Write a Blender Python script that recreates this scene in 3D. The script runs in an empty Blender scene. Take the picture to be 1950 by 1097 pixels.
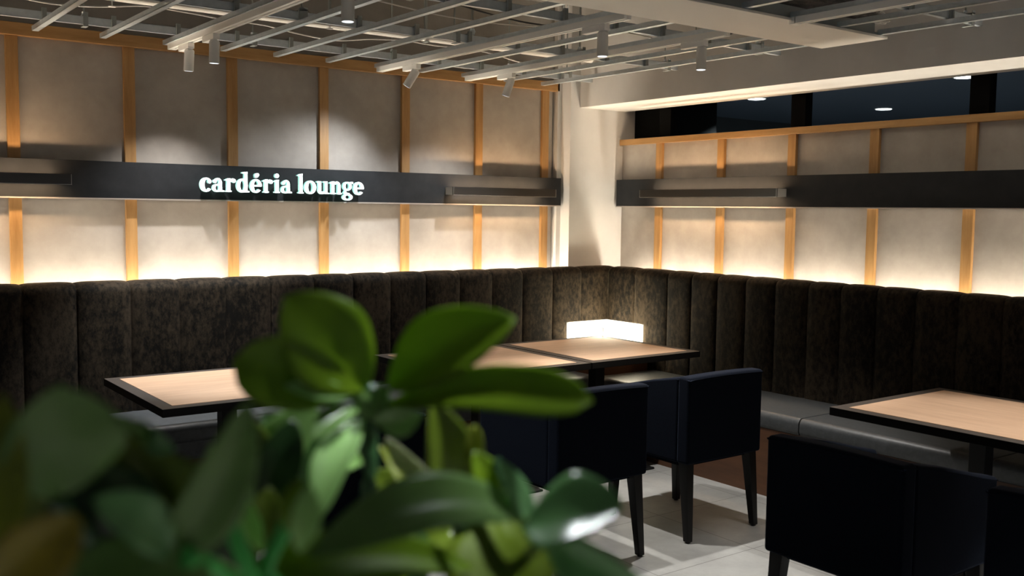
import bpy, bmesh, math, random
from mathutils import Vector, Matrix
random.seed(11)
SC = bpy.context.scene
COL = SC.collection
PI = math.pi
FL = -0.02          # floor level

# ------------------------------------------------------------------ materials
def newmat(name):
    m = bpy.data.materials.new(name); m.use_nodes = True
    nt = m.node_tree; b = nt.nodes['Principled BSDF']
    return m, nt, b
def P(name, col, rough=.5, metal=0, spec=None, emis=None, estr=0, sheen=0, bump=None, mott=None, coat=0, sheentint=None):
    """bump=(scale,strength,dist)  mott=(scale,colour2,lo,hi,detail)"""
    m, nt, b = newmat(name)
    b.inputs['Base Color'].default_value = (*col, 1)
    b.inputs['Roughness'].default_value = rough
    b.inputs['Metallic'].default_value = metal
    if spec is not None: b.inputs['Specular IOR Level'].default_value = spec
    if emis: b.inputs['Emission Color'].default_value = (*emis, 1); b.inputs['Emission Strength'].default_value = estr
    if sheen:
        b.inputs['Sheen Weight'].default_value = sheen; b.inputs['Sheen Roughness'].default_value = .35
        if sheentint: b.inputs['Sheen Tint'].default_value = (*sheentint, 1)
    if coat: b.inputs['Coat Weight'].default_value = coat; b.inputs['Coat Roughness'].default_value = .15
    tc = nt.nodes.new('ShaderNodeTexCoord')
    if mott:
        n = nt.nodes.new('ShaderNodeTexNoise'); n.inputs['Scale'].default_value = mott[0]; n.inputs['Detail'].default_value = mott[4]
        n.inputs['Roughness'].default_value = .62
        nt.links.new(tc.outputs['Object'], n.inputs['Vector'])
        r = nt.nodes.new('ShaderNodeValToRGB'); r.color_ramp.elements[0].position = mott[2]; r.color_ramp.elements[1].position = mott[3]
        r.color_ramp.elements[0].color = (*col, 1); r.color_ramp.elements[1].color = (*mott[1], 1)
        nt.links.new(n.outputs['Fac'], r.inputs['Fac']); nt.links.new(r.outputs['Color'], b.inputs['Base Color'])
    if bump:
        n2 = nt.nodes.new('ShaderNodeTexNoise'); n2.inputs['Scale'].default_value = bump[0]; n2.inputs['Detail'].default_value = 6
        nt.links.new(tc.outputs['Object'], n2.inputs['Vector'])
        bp = nt.nodes.new('ShaderNodeBump'); bp.inputs['Strength'].default_value = bump[1]; bp.inputs['Distance'].default_value = bump[2]
        nt.links.new(n2.outputs['Fac'], bp.inputs['Height']); nt.links.new(bp.outputs['Normal'], b.inputs['Normal'])
    return m
def wood(name, c1, c2, stretch, rough=.45, scale=1.0):
    m, nt, b = newmat(name)
    tc = nt.nodes.new('ShaderNodeTexCoord'); mp = nt.nodes.new('ShaderNodeMapping')
    mp.inputs['Scale'].default_value = stretch
    n = nt.nodes.new('ShaderNodeTexNoise'); n.inputs['Scale'].default_value = scale; n.inputs['Detail'].default_value = 7; n.inputs['Roughness'].default_value = .7
    r = nt.nodes.new('ShaderNodeValToRGB'); r.color_ramp.elements[0].position = .33; r.color_ramp.elements[1].position = .68
    r.color_ramp.elements[0].color = (*c1, 1); r.color_ramp.elements[1].color = (*c2, 1)
    nt.links.new(tc.outputs['Object'], mp.inputs['Vector']); nt.links.new(mp.outputs['Vector'], n.inputs['Vector'])
    nt.links.new(n.outputs['Fac'], r.inputs['Fac']); nt.links.new(r.outputs['Color'], b.inputs['Base Color'])
    b.inputs['Roughness'].default_value = rough
    bp = nt.nodes.new('ShaderNodeBump'); bp.inputs['Strength'].default_value = .15; bp.inputs['Distance'].default_value = .002
    nt.links.new(n.outputs['Fac'], bp.inputs['Height']); nt.links.new(bp.outputs['Normal'], b.inputs['Normal'])
    return m
def tile_mat():
    m, nt, b = newmat('floor_tile')
    tc = nt.nodes.new('ShaderNodeTexCoord'); mp = nt.nodes.new('ShaderNodeMapping'); mp.inputs['Location'].default_value = (.07, .12, 0)
    br = nt.nodes.new('ShaderNodeTexBrick'); br.inputs['Scale'].default_value = 1.0
    br.offset = 0.0; br.inputs['Mortar Size'].default_value = .0022; br.inputs['Brick Width'].default_value = .62; br.inputs['Row Height'].default_value = .62
    br.inputs['Color1'].default_value = (1, 1, 1, 1); br.inputs['Color2'].default_value = (.9, .9, .9, 1); br.inputs['Mortar'].default_value = (.35, .34, .33, 1)
    n = nt.nodes.new('ShaderNodeTexNoise'); n.inputs['Scale'].default_value = 3.2; n.inputs['Detail'].default_value = 9; n.inputs['Roughness'].default_value = .7
    r = nt.nodes.new('ShaderNodeValToRGB'); r.color_ramp.elements[0].position = .3; r.color_ramp.elements[1].position = .75
    r.color_ramp.elements[0].color = (.20, .198, .188, 1); r.color_ramp.elements[1].color = (.33, .328, .31, 1)
    mx = nt.nodes.new('ShaderNodeMix'); mx.data_type = 'RGBA'; mx.blend_type = 'MULTIPLY'; mx.inputs[0].default_value = 1
    nt.links.new(tc.outputs['Object'], mp.inputs['Vector']); nt.links.new(mp.outputs['Vector'], br.inputs['Vector'])
    nt.links.new(tc.outputs['Object'], n.inputs['Vector']); nt.links.new(n.outputs['Fac'], r.inputs['Fac'])
    nt.links.new(r.outputs['Color'], mx.inputs[6]); nt.links.new(br.outputs['Color'], mx.inputs[7])
    nt.links.new(mx.outputs[2], b.inputs['Base Color']); b.inputs['Roughness'].default_value = .55
    return m
def velvet_mat():
    m, nt, b = newmat('velvet')
    tc = nt.nodes.new('ShaderNodeTexCoord'); mp = nt.nodes.new('ShaderNodeMapping'); mp.inputs['Scale'].default_value = (1, 1, .55)
    nt.links.new(tc.outputs['Object'], mp.inputs['Vector'])
    n = nt.nodes.new('ShaderNodeTexNoise'); n.inputs['Scale'].default_value = 38; n.inputs['Detail'].default_value = 9; n.inputs['Roughness'].default_value = .76
    n3 = nt.nodes.new('ShaderNodeTexNoise'); n3.inputs['Scale'].default_value = 5; n3.inputs['Detail'].default_value = 4
    ad = nt.nodes.new('ShaderNodeMath'); ad.operation = 'MULTIPLY_ADD'; ad.inputs[1].default_value = .45
    nt.links.new(mp.outputs['Vector'], n.inputs['Vector']); nt.links.new(mp.outputs['Vector'], n3.inputs['Vector'])
    nt.links.new(n3.outputs['Fac'], ad.inputs[0]); nt.links.new(n.outputs['Fac'], ad.inputs[2])
    r = nt.nodes.new('ShaderNodeValToRGB'); r.color_ramp.elements[0].position = .64; r.color_ramp.elements[1].position = .84
    r.color_ramp.elements[0].color = (.003, .0022, .0014, 1); r.color_ramp.elements[1].color = (.026, .0185, .0115, 1)
    nt.links.new(ad.outputs['Value'], r.inputs['Fac']); nt.links.new(r.outputs['Color'], b.inputs['Base Color'])
    b.inputs['Roughness'].default_value = .85; b.inputs['Specular IOR Level'].default_value = .12; b.inputs['Sheen Roughness'].default_value = .25
    b.inputs['Sheen Tint'].default_value = (.95, .82, .58, 1)
    mr = nt.nodes.new('ShaderNodeMapRange'); mr.inputs[1].default_value = .62; mr.inputs[2].default_value = .82; mr.inputs[3].default_value = .03; mr.inputs[4].default_value = .25
    nt.links.new(ad.outputs['Value'], mr.inputs[0]); nt.links.new(mr.outputs[0], b.inputs['Sheen Weight'])
    bp = nt.nodes.new('ShaderNodeBump'); bp.inputs['Strength'].default_value = .35; bp.inputs['Distance'].default_value = .004
    nt.links.new(n.outputs['Fac'], bp.inputs['Height']); nt.links.new(bp.outputs['Normal'], b.inputs['Normal'])
    return m
def leaf_mat(name, c1, c2, rough=.38, trans=.35, veincol=None):
    m, nt, b = newmat(name)
    tc = nt.nodes.new('ShaderNodeTexCoord')
    n = nt.nodes.new('ShaderNodeTexNoise'); n.inputs['Scale'].default_value = 22; n.inputs['Detail'].default_value = 3
    r = nt.nodes.new('ShaderNodeValToRGB'); r.color_ramp.elements[0].position = .3; r.color_ramp.elements[1].position = .75
    r.color_ramp.elements[0].color = (*c1, 1); r.color_ramp.elements[1].color = (*c2, 1)
    nt.links.new(tc.outputs['Object'], n.inputs['Vector']); nt.links.new(n.outputs['Fac'], r.inputs['Fac'])
    nt.links.new(r.outputs['Color'], b.inputs['Base Color']); b.inputs['Roughness'].default_value = rough
    tr = nt.nodes.new('ShaderNodeBsdfTranslucent'); nt.links.new(r.outputs['Color'], tr.inputs['Color'])
    mix = nt.nodes.new('ShaderNodeMixShader'); mix.inputs[0].default_value = trans
    out = nt.nodes['Material Output']
    nt.links.new(b.outputs[0], mix.inputs[1]); nt.links.new(tr.outputs[0], mix.inputs[2]); nt.links.new(mix.outputs[0], out.inputs[0])
    return m

M = {}
M['plaster'] = P('grey_beige_wallcovering', (.30, .27, .24), .9, mott=(5.5, (.40, .365, .33), .3, .72, 9), bump=(60, .15, .002))
M['oak'] = wood('oak_trim', (.30, .155, .050), (.44, .25, .095), (22, 22, 2.2), .5)
M['oak_h'] = wood('oak_rail', (.30, .155, .050), (.44, .25, .095), (2.2, 22, 22), .5)
M['oak_hy'] = wood('oak_rail_side', (.30, .155, .050), (.44, .25, .095), (22, 2.2, 22), .5)
M['band'] = P('charcoal_band', (.0085, .0098, .0125), .66, spec=.3, mott=(9, (.017, .019, .022), .35, .75, 8), bump=(40, .2, .002))
M['alu'] = P('pale_edge_trim', (.42, .38, .35), .45, metal=.3)
M['velvet'] = velvet_mat()
M['leather'] = P('dark_grey_leather', (.042, .045, .047), .45, bump=(90, .25, .002), mott=(40, (.062, .066, .069), .35, .7, 6))
M['base_wood'] = wood('brown_plinth', (.055, .022, .009), (.09, .038, .016), (3, 3, 20), .5)
M['concrete'] = P('painted_concrete', (.54, .53, .515), .85, mott=(4, (.60, .59, .575), .3, .7, 6), bump=(14, .12, .006))
M['slabc'] = P('grey_ceiling_slab', (.21, .198, .185), .9, mott=(3, (.28, .265, .248), .3, .7, 8), bump=(9, .4, .01))
M['white'] = P('offwhite_paint', (.74, .71, .66), .6)
M['track'] = P('white_powder_coat', (.84, .83, .80), .4)
M['galv'] = P('galvanised_steel', (.68, .75, .80), .40, metal=.80, mott=(30, (.78, .85, .90), .35, .7, 4))
M['galvd'] = P('dull_galvanised_steel', (.34, .37, .37), .45, metal=.4)
M['tile'] = tile_mat()
M['navy'] = P('navy_fabric', (.0012, .0018, .0035), .95, spec=.08, sheen=.16, sheentint=(.36, .45, .70), mott=(260, (.0045, .007, .014), .35, .7, 3), bump=(300, .4, .001))
M['navytop'] = P('navy_fabric_edge', (.012, .017, .030), .85, sheen=.6, sheentint=(.4, .55, .9), mott=(260, (.03, .04, .07), .35, .7, 3), bump=(300, .5, .001))
M['blackwood'] = P('black_stained_wood', (.004, .0035, .003), .45, spec=.3)
M['blackmetal'] = P('black_metal', (.004, .004, .004), .5, spec=.25)
M['blackmatt'] = P('matt_black_paint', (.002, .002, .002), .9, spec=.1)
M['tabwood'] = wood('pale_oak_laminate', (.50, .315, .20), (.62, .415, .275), (3.0, 26, 1), .42)
M['tabwood_y'] = wood('pale_oak_laminate_turned', (.50, .315, .20), (.62, .415, .275), (26, 3.0, 1), .42)
M['tabedge'] = P('dark_brown_table_edge', (.050, .040, .033), .5, spec=.3)
M['tabside'] = P('black_table_edge', (.003, .0025, .002), .7, spec=.08)
M['lampglow'] = P('glowing_acrylic', (.9, .88, .8), .3, emis=(1, .88, .64), estr=11)
M['lampedge'] = P('white_acrylic_edge', (.2, .19, .17), .3, emis=(1, .92, .76), estr=.30)
M['cove'] = P('warm_led_strip', (.9, .8, .6), .5, emis=(1, .885, .71), estr=40)
M['linled'] = P('warm_linear_led', (.9, .8, .6), .5, emis=(1, .68, .40), estr=34)
M['fixture'] = P('dark_bronze_metal', (.10, .095, .09), .28, metal=.8)
M['fixedge'] = P('brushed_metal_edge', (.55, .53, .50), .3, metal=.8)
M['letter'] = P('lit_white_letter', (.9, .95, .95), .4, emis=(.86, 1, .97), estr=1.0)
M['letterside'] = P('letter_return', (.4, .6, .58), .4, emis=(.45, .95, .85), estr=.3)
M['lens'] = P('spot_lens', (.9, .9, .9), .3, emis=(.80, .88, 1), estr=.9)
M['downl'] = P('downlight_glow', (1, 1, 1), .3, emis=(.9, 1, 1), estr=3)
M['navyceil'] = P('dark_blue_grey_ceiling', (.07, .09, .13), .6)
M['navywall'] = P('dark_grey_wall', (.06, .064, .07), .6)
M['cable'] = P('white_cable', (.6, .58, .55), .5)
M['pipe'] = P('white_conduit', (.72, .69, .64), .4)
M['wire_dark'] = P('dark_cable', (.03, .03, .03), .5)
M['insul'] = P('grey_insulation', (.16, .15, .14), .95, bump=(30, 1, .03))
M['pot'] = P('grey_planter', (.12, .12, .12), .7)
M['soil'] = P('dark_soil', (.02, .014, .009), .95, bump=(40, 1, .01))
M['g'] = leaf_mat('leaf_green', (.15, .27, .008), (.23, .37, .014), .45, .5)
M['m'] = leaf_mat('leaf_muted_green', (.15, .29, .07), (.23, .40, .12), .30, .35)
M['d'] = leaf_mat('leaf_dark_green', (.012, .04, .008), (.03, .08, .014), .35, .2)
M['o'] = leaf_mat('leaf_olive', (.10, .15, .01), (.15, .22, .016), .4, .3)
M['l'] = leaf_mat('leaf_light_green', (.40, .68, .22), (.52, .80, .32), .4, .45)
M['y'] = leaf_mat('leaf_yellow_green', (.22, .27, .02), (.30, .36, .04), .4, .4)
M['b'] = leaf_mat('leaf_mustard', (.24, .19, .008), (.34, .27, .012), .4, .3)
M['s'] = leaf_mat('leaf_glossy_green', (.16, .38, .13), (.26, .52, .22), .26, .25)
M['w'] = leaf_mat('leaf_pale_edge', (.42, .48, .22), (.6, .62, .42), .4, .3)
M['stem'] = P('leaf_stalk_green', (.10, .60, .12), .4)
M['dstem'] = P('dark_stalk_green', (.02, .07, .02), .5)

# ------------------------------------------------------------------ mesh helpers
def link(name, bm, mat, parent=None, smooth=False, loc=None):
    me = bpy.data.meshes.new(name); bm.normal_update(); bm.to_mesh(me); bm.free()
    mats = mat if isinstance(mat, (list, tuple)) else [mat]
    for m_ in mats: me.materials.append(m_)
    if smooth:
        for p in me.polygons: p.use_smooth = True
    o = bpy.data.objects.new(name, me); COL.objects.link(o)
    if parent: o.parent = parent
    if loc: o.location = loc
    return o
def box(bm, x0, x1, y0, y1, z0, z1, mi=0, bev=0, seg=2):
    vs = [bm.verts.new(p) for p in [(x0,y0,z0),(x1,y0,z0),(x1,y1,z0),(x0,y1,z0),(x0,y0,z1),(x1,y0,z1),(x1,y1,z1),(x0,y1,z1)]]
    fs = [bm.faces.new([vs[i] for i in f]) for f in [(0,3,2,1),(4,5,6,7),(0,1,5,4),(1,2,6,5),(2,3,7,6),(3,0,4,7)]]
    for f in fs: f.material_index = mi
    if bev:
        es = list({e for f in fs for e in f.edges})
        bmesh.ops.bevel(bm, geom=es, offset=bev, segments=seg, affect='EDGES', profile=.5)
    return fs
def B(x0, x1, y0, y1, z0, z1, bev=0, seg=2):
    bm = bmesh.new(); box(bm, x0, x1, y0, y1, z0, z1, 0, bev, seg); return bm
def tube(bm, pts, r, n=10, cap=True, mi=0):
    pts = [Vector(p) for p in pts]
    rs = r if isinstance(r, (list, tuple)) else [r]*len(pts)
    rings = []; up = Vector((0, 0, 1))
    for i, p in enumerate(pts):
        a = pts[max(i-1, 0)]; c = pts[min(i+1, len(pts)-1)]; t = (c-a).normalized()
        u = t.cross(up)
        if u.length < .05: u = t.cross(Vector((1, 0, 0)))
        u.normalize(); v = t.cross(u)
        rings.append([bm.verts.new(p + (u*math.cos(2*PI*k/n) + v*math.sin(2*PI*k/n))*rs[i]) for k in range(n)])
    for i in range(len(rings)-1):
        for k in range(n):
            f = bm.faces.new([rings[i][k], rings[i][(k+1)%n], rings[i+1][(k+1)%n], rings[i+1][k]]); f.material_index = mi; f.smooth = True
    if cap:
        for rg in (rings[0], rings[-1][::-1]):
            f = bm.faces.new(rg); f.material_index = mi
def catmull(pts, n=8):
    pts = [Vector(p) for p in pts]; P_ = [pts[0]*2-pts[1]] + pts + [pts[-1]*2-pts[-2]]; out = []
    for i in range(1, len(P_)-2):
        for k in range(n):
            t = k/n; a, b, c, d = P_[i-1:i+3]
            out.append(.5*((2*b)+(-a+c)*t+(2*a-5*b+4*c-d)*t*t+(-a+3*b-3*c+d)*t**3))
    out.append(pts[-1]); return out
def prism(bm, prof, axis, a0, a1, mi=0):
    """extrude a 2D profile along an axis. axis x: prof=(y,z); axis y: prof=(x,z); axis z: (x,y)"""
    def mk(p, a):
        return {'x': (a, p[0], p[1]), 'y': (p[0], a, p[1]), 'z': (p[0], p[1], a)}[axis]
    A = [bm.verts.new(mk(p, a0)) for p in prof]; C_ = [bm.verts.new(mk(p, a1)) for p in prof]
    n = len(prof); fs = []
    for i in range(n): fs.append(bm.faces.new([A[i], A[(i+1)%n], C_[(i+1)%n], C_[i]]))
    fs.append(bm.faces.new(A[::-1])); fs.append(bm.faces.new(C_))
    for f in fs: f.material_index = mi
    bmesh.ops.recalc_face_normals(bm, faces=fs)
    return fs
def bevel_mod(o, w, seg=3, ang=30):
    b = o.modifiers.new('bev', 'BEVEL'); b.width = w; b.segments = seg; b.limit_method = 'ANGLE'; b.angle_limit = math.radians(ang)
    for p in o.data.polygons: p.use_smooth = True
    w_ = o.modifiers.new('wn', 'WEIGHTED_NORMAL'); w_.keep_sharp = True
    return o
def tag(o, label=None, cat=None, group=None, kind=None):
    if label: o['label'] = label
    if cat: o['category'] = cat
    if group: o['group'] = group
    if kind: o['kind'] = kind
    return o
def thing(name, label, cat, loc=(0, 0, 0), rz=0, group=None):
    o = bpy.data.objects.new(name, None); COL.objects.link(o); o.empty_display_size = .1
    o.location = loc; o.rotation_euler = (0, 0, rz)
    return tag(o, label, cat, group)
def struct(name, bm, mat, label=None, cat=None, smooth=False):
    o = link(name, bm, mat, None, smooth); o['kind'] = 'structure'
    if label: o['label'] = label
    o['category'] = cat or name.split('_')[0]
    return o
def dup(root, loc, rz, label, group=None):
    r = root.copy(); COL.objects.link(r); r.location = loc; r.rotation_euler = (0, 0, rz); r['label'] = label
    if group: r['group'] = group
    for ch in list(root.children):
        c = ch.copy(); COL.objects.link(c); c.parent = r
        for g in list(ch.children):
            d = g.copy(); COL.objects.link(d); d.parent = c
            for h in list(g.children):
                e = h.copy(); COL.objects.link(e); e.parent = d
    return r
# ------------------------------------------------------------------ setting
YW, XW = 5.75, 5.20            # wall planes
struct('floor', B(-5, 9, -5, 6.3, FL-.1, FL), M['tile'], 'pale grey square tiled floor')
struct('ceiling', B(-5, XW+.14, -5, 6.3, 3.05, 3.15), M['slabc'], 'bare grey ceiling slab above the open metal grid')
# left wall (far), faces -Y
struct('wall_left', B(-5, 5.9, YW, YW+.2, FL, 3.05), M['slabc'], 'grey painted wall behind the left bench')
struct('wall_panel_left'.replace('_panel',''), B(-5, 4.62, YW-.012, YW-.0005, .2, 2.44), M['plaster'], 'grey beige covered wall panelling behind the left bench')
struct('wall_right', B(XW, XW+.12, -5, 5.6, FL, 2.05), M['plaster'], 'grey beige half-height wall behind the right bench')
# concrete column in the corner, with a small step
bm = bmesh.new(); box(bm, 4.68, 5.5, 5.6, YW+.1, FL, 3.05)
box(bm, 4.64, 4.68, 5.70, YW+.1, FL, 3.05)
struct('wall_corner', bm, M['concrete'], 'pale concrete column where the two benches meet', 'column')
# beam over the right wall
bm = B(4.77, XW+.02, -5, 5.6, 2.305, 3.05)
struct('ceiling_beam'.replace('ceiling_beam', 'trim_1'), bm, M['concrete'], 'deep pale concrete beam above the right wall', 'beam')
# rails, posts, bands
tn = [1]
def trim(bm, mat, label, cat='trim', bev=0):
    tn[0] += 1
    o = struct('trim_%d' % tn[0], bm, mat, label, cat)
    if bev: bevel_mod(o, bev, 2)
    return o
trim(B(-5, 4.66, YW-.05, YW, 2.42, 2.485), M['oak_h'], 'long oak rail along the top of the left wall', 'rail', .002)
trim(B(XW-.035, XW+.13, -5, 5.6, 2.05, 2.092), M['oak_hy'], 'long oak rail capping the right half-height wall', 'rail', .002)
for i in range(-7, 7):
    x = 1.0265 + .5862*i
    if x < -4.5: continue
    trim(B(x-.030, x+.030, YW-.034, YW-.011, .9, 2.42), M['oak'], 'upright oak batten on the left wall', 'batten', .0015)['group'] = 'oak battens on the left wall'
for i in range(0, 15):
    y = 5.192 - .5855*i
    trim(B(XW-.024, XW, y-.030, y+.030, .9, 2.05), M['oak'], 'upright oak batten on the right wall', 'batten', .0015)['group'] = 'oak battens on the right wall'
trim(B(-5, 4.655, YW-.085, YW-.034, 1.592, 1.79), M['band'], 'charcoal horizontal band across the left wall', 'band', .001)
trim(B(-5, 4.655, YW-.088, YW-.034, 1.585, 1.592), M['alu'], 'thin pale strip under the left charcoal band', 'strip')
trim(B(XW-.075, XW-.024, -5, 5.58, 1.594, 1.79), M['band'], 'charcoal horizontal band across the right wall', 'band', .001)
trim(B(XW-.078, XW-.024, -5, 5.58, 1.587, 1.594), M['alu'], 'thin pale strip under the right charcoal band', 'strip')
# dark posts in the opening above the right wall
for y, lb in ((5.20, 'by the column'), (4.03, 'in the middle of the opening'), (2.85, 'towards the right of the picture'), (1.6, 'out to the right')):
    trim(B(5.24, 5.31, y-.055, y+.055, 2.092, 2.6), M['blackmatt'], 'black upright post in the opening above the right wall, ' + lb, 'post', .002)
# the darker room beyond
struct('ceiling_beyond'.replace('_beyond', ''), B(XW+.14, 9, -5, 6.3, 2.42, 2.52), M['navyceil'], 'dark blue grey ceiling of the room beyond')
struct('wall_back', B(8.9, 9, -5, 6.3, FL, 2.42), M['navywall'], 'dark wall of the room beyond')
struct('wall_far', B(XW+.12, 9, 6.2, 6.3, FL, 2.42), M['navywall'], 'dark end wall of the room beyond')
bm = bmesh.new(); box(bm, XW+.12, 5.9, 5.3, 5.9, FL, 2.42)
struct('wall_side', bm, M['blackmatt'], 'black wall end behind the column in the room beyond')

# ------------------------------------------------------------------ benches
def backrest_mesh(seams, axis, front, zb, zt, thick, bulge=.020):
    """channelled upholstered back. seams: sorted coordinates along the run; front: plane coordinate of the face"""
    bm = bmesh.new()
    # profile: list of (depth back from the face, z, bulge factor)
    R = .055
    prof = [(0, zb, .2), (0, zb+.04, .9), (0, zb+.2, 1), (0, zb+.4, 1), (0, zt-R-.03, 1), (0, zt-R, 1)]
    for k in range(1, 7):
        a = PI/2*k/6
        prof.append((R*(1-math.cos(a)), zt-R+R*math.sin(a), 1))
    prof += [(thick*.62, zt+.004, 1), (thick-.02, zt-.002, .8), (thick, zt-.02, .3), (thick, zt-.12, .2)]
    n = len(prof); ts = []
    for a, b in zip(seams[:-1], seams[1:]):
        for q in (0, .015, .04, .09, .17, .28, .4, .5, .6, .72, .83, .91, .96, .985): ts.append((a+(b-a)*q, q))
    ts.append((seams[-1], 0))
    rows = []
    for s, q in ts:
        h = (1-abs(2*q-1)**4.0)   # 0 at a seam, 1 in the middle
        h = h**.55
        row = []
        for i, (d, z, f) in enumerate(prof):
            nx, nz = (-1, 0) if i < 6 else ((-math.cos(PI/2*(i-5)/6), math.sin(PI/2*(i-5)/6)) if i < 12 else (0, 1))
            if i == n-1 or i == n-2: nx, nz = (1, 0)
            dd = d + nx*bulge*(h-1)*f; zz = z + nz*bulge*.45*(h-1)*f
            row.append(bm.verts.new((s, front+dd, zz) if axis == 'x' else (front+dd, s, zz)))
        rows.append(row)
    for a, b in zip(rows[:-1], rows[1:]):
        for i in range(n-1): bm.faces.new([a[i], b[i], b[i+1], a[i+1]])
    bm.faces.new(rows[0]); bm.faces.new(rows[-1][::-1])
    bmesh.ops.recalc_face_normals(bm, faces=bm.faces)
    return bm
def seat_cushion(x0, x1, y0, y1, z0, z1, parent, name='seat_cushion'):
    R = .036; bm = bmesh.new(); ax = 'x' if y0 > 4.9 else 'y'
    f0, f1, a0, a1 = (y0, y1, x0, x1) if ax == 'x' else (x0, x1, y0, y1)
    prof = [(f1, z0), (f1, z1)] + [(f0+R-R*math.sin(PI/2*k/7), z1-R+R*math.cos(PI/2*k/7)) for k in range(8)] + [(f0, z0+.02), (f0+.012, z0)]
    prism(bm, prof, ax, a0, a1)
    o = link(name, bm, M['leather'], parent)
    return bevel_mod(o, .004, 2, 40)
YS, XS = 5.42, 4.90
bl = thing('banquette', 'long dark brown velvet channel-backed bench along the left wall', 'bench', (2, 5.1, FL))
def loc(o, root): o.location = -Vector(root.location); return o
seamsL = [.96-.262*k for k in range(14, 0, -1)] + [.995, 1.25, 1.52, 1.78, 2.045, 2.31, 2.58, 2.84, 3.10, 3.36, 3.62, 3.88, 4.14, 4.405, 4.67, 5.02]
loc(link('backrest', backrest_mesh(seamsL, 'x', YS, .44, 1.150, .15), M['velvet'], bl, True), bl)
xs = [-3.0, -1.5, -.1, 1.30, 2.35, 3.38, 4.40]
for a, b in zip(xs[:-1], xs[1:]): loc(seat_cushion(a+.003, b-.003, 4.94, YS+.05, .36, .455, bl), bl)
loc(link('plinth', B(-3, 4.40, 4.99, YS+.1, FL, .36), M['base_wood'], bl), bl)
loc(link('front_rail', B(-3, 4.40, 4.955, 4.99, .27, .36), M['leather'], bl), bl)
loc(link('back_frame', B(-3, 4.66, YS+.09, YS+.148, FL, 1.02), M['base_wood'], bl), bl)
br_ = thing('banquette', 'dark brown velvet channel-backed bench along the right half-height wall', 'bench', (4.7, 3, FL))
seamsR = [2.50-.232*k for k in range(14, 0, -1)] + [2.50, 2.735, 2.975, 3.21, 3.44, 3.665, 3.905, 4.135, 4.37, 4.595, 4.815, 5.14, 5.425]
loc(link('backrest', backrest_mesh(seamsR, 'y', XS, .44, 1.150, .15), M['velvet'], br_, True), br_)
ys = [-1.2, .3, 1.25, 2.25, 3.30, 4.22, 4.93]
for a, b in zip(ys[:-1], ys[1:]): loc(seat_cushion(4.385, XS+.05, a+.003, b-.003, .36, .455, br_), br_)
loc(link('plinth', B(4.395, XS+.1, -1.2, 4.93, FL, .36), M['base_wood'], br_), br_)
loc(link('back_frame', B(XS+.09, XS+.148, -1.2, 5.41, FL, 1.02), M['base_wood'], br_), br_)
# corner cabinet with the glowing box on it
cc = thing('corner_cabinet', 'brown wooden corner cabinet between the two bench seats', 'cabinet', (4.65, 5.17, FL))
bevel_mod(loc(link('cabinet_body', B(4.43, 4.885, 4.96, 5.405, FL, .60), M['base_wood'], cc), cc), .003)
bevel_mod(loc(link('cabinet_top', B(4.42, 4.888, 4.95, 5.41, .60, .625), M['base_wood'], cc), cc), .002)
lp = thing('box_lamp', 'glowing white rectangular box lamp in the corner behind the tables', 'lamp', (4.69, 5.19, .625))
a0, a1, b0, b1, z0, z1 = -.195, .185, -.19, .195, 0, .142
link('diffuser', B(a0+.004, a1-.004, b0+.004, b1-.004, z0+.003, z1-.003), M['lampglow'], lp)
bm = bmesh.new(); e = .0055
for x in (a0, a1-e):
    for y in (b0, b1-e): box(bm, x, x+e, y, y+e, z0, z1)
for z in (z0, z1-e):
    for y in (b0, b1-e): box(bm, a0, a1, y, y+e, z, z+e)
    for x in (a0, a1-e): box(bm, x, x+e, b0, b1, z, z+e)
link('edge_frame', bm, M['lampedge'], lp)

# LED coves behind the benches
for root_, ca, ga in ((bl, (-3, 4.60, 5.569, 5.66), (-3, 4.60, 5.61, 5.65)), (br_, (5.049, 5.14, -1.2, 5.40), (5.09, 5.13, -1.2, 5.40))):
    lc = loc(link('light_channel', B(*ca, .955, .985), M['fixture'], root_), root_)
    tag(lc, 'metal channel with warm light strip behind the bench back')
    link('glow_strip', B(*ga, .985, .990), M['cove'], lc)

# ------------------------------------------------------------------ linear wall lights
def linear_light(c, L, axis, label):
    """c: centre on the band's face; axis 'x' runs along X facing -Y; 'y' runs along Y facing -X"""
    t = thing('linear_wall_light', label, 'wall light', c, 0 if axis == 'x' else -PI/2)
    h = L/2
    # local: y=0 is the band face, -y outwards
    o = link('front_cover', B(-h, h, -.096, -.086, -.027, .027), M['fixture'], t); bevel_mod(o, .001, 1)
    for s in (-1, 1):
        x0, x1 = (-h, -h+.05) if s < 0 else (h-.05, h)
        link('end_bracket', B(x0, x1, -.086, -.0005, -.025, .025), M['fixedge'], t)
    bm = bmesh.new(); box(bm, -h, h, -.0975, -.096, -.0285, -.0255)
    box(bm, -h, -h+.003, -.0975, -.096, -.027, .027); box(bm, h-.003, h, -.0975, -.096, -.027, .027)
    link('edge_strip', bm, M['fixedge'], t)
    link('housing', B(-h+.05, h-.05, -.086, -.058, -.014, .014), M['fixture'], t)
    bm = bmesh.new(); box(bm, -h+.06, h-.06, -.082, -.060, .0142, .0165); box(bm, -h+.06, h-.06, -.082, -.060, -.0165, -.0142)
    link('glow_strip', bm, M['linled'], t)
    return t
linear_light((4.09, YW-.085, 1.677), .88, 'x', 'dark linear wall light at the right end of the left charcoal band')
linear_light((.66, YW-.085, 1.685), 1.22, 'x', 'dark linear wall light cut off by the left edge of the photo')
linear_light((XW-.075, 4.62, 1.682), 1.22, 'y', 'long dark linear wall light on the right wall band')

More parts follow.
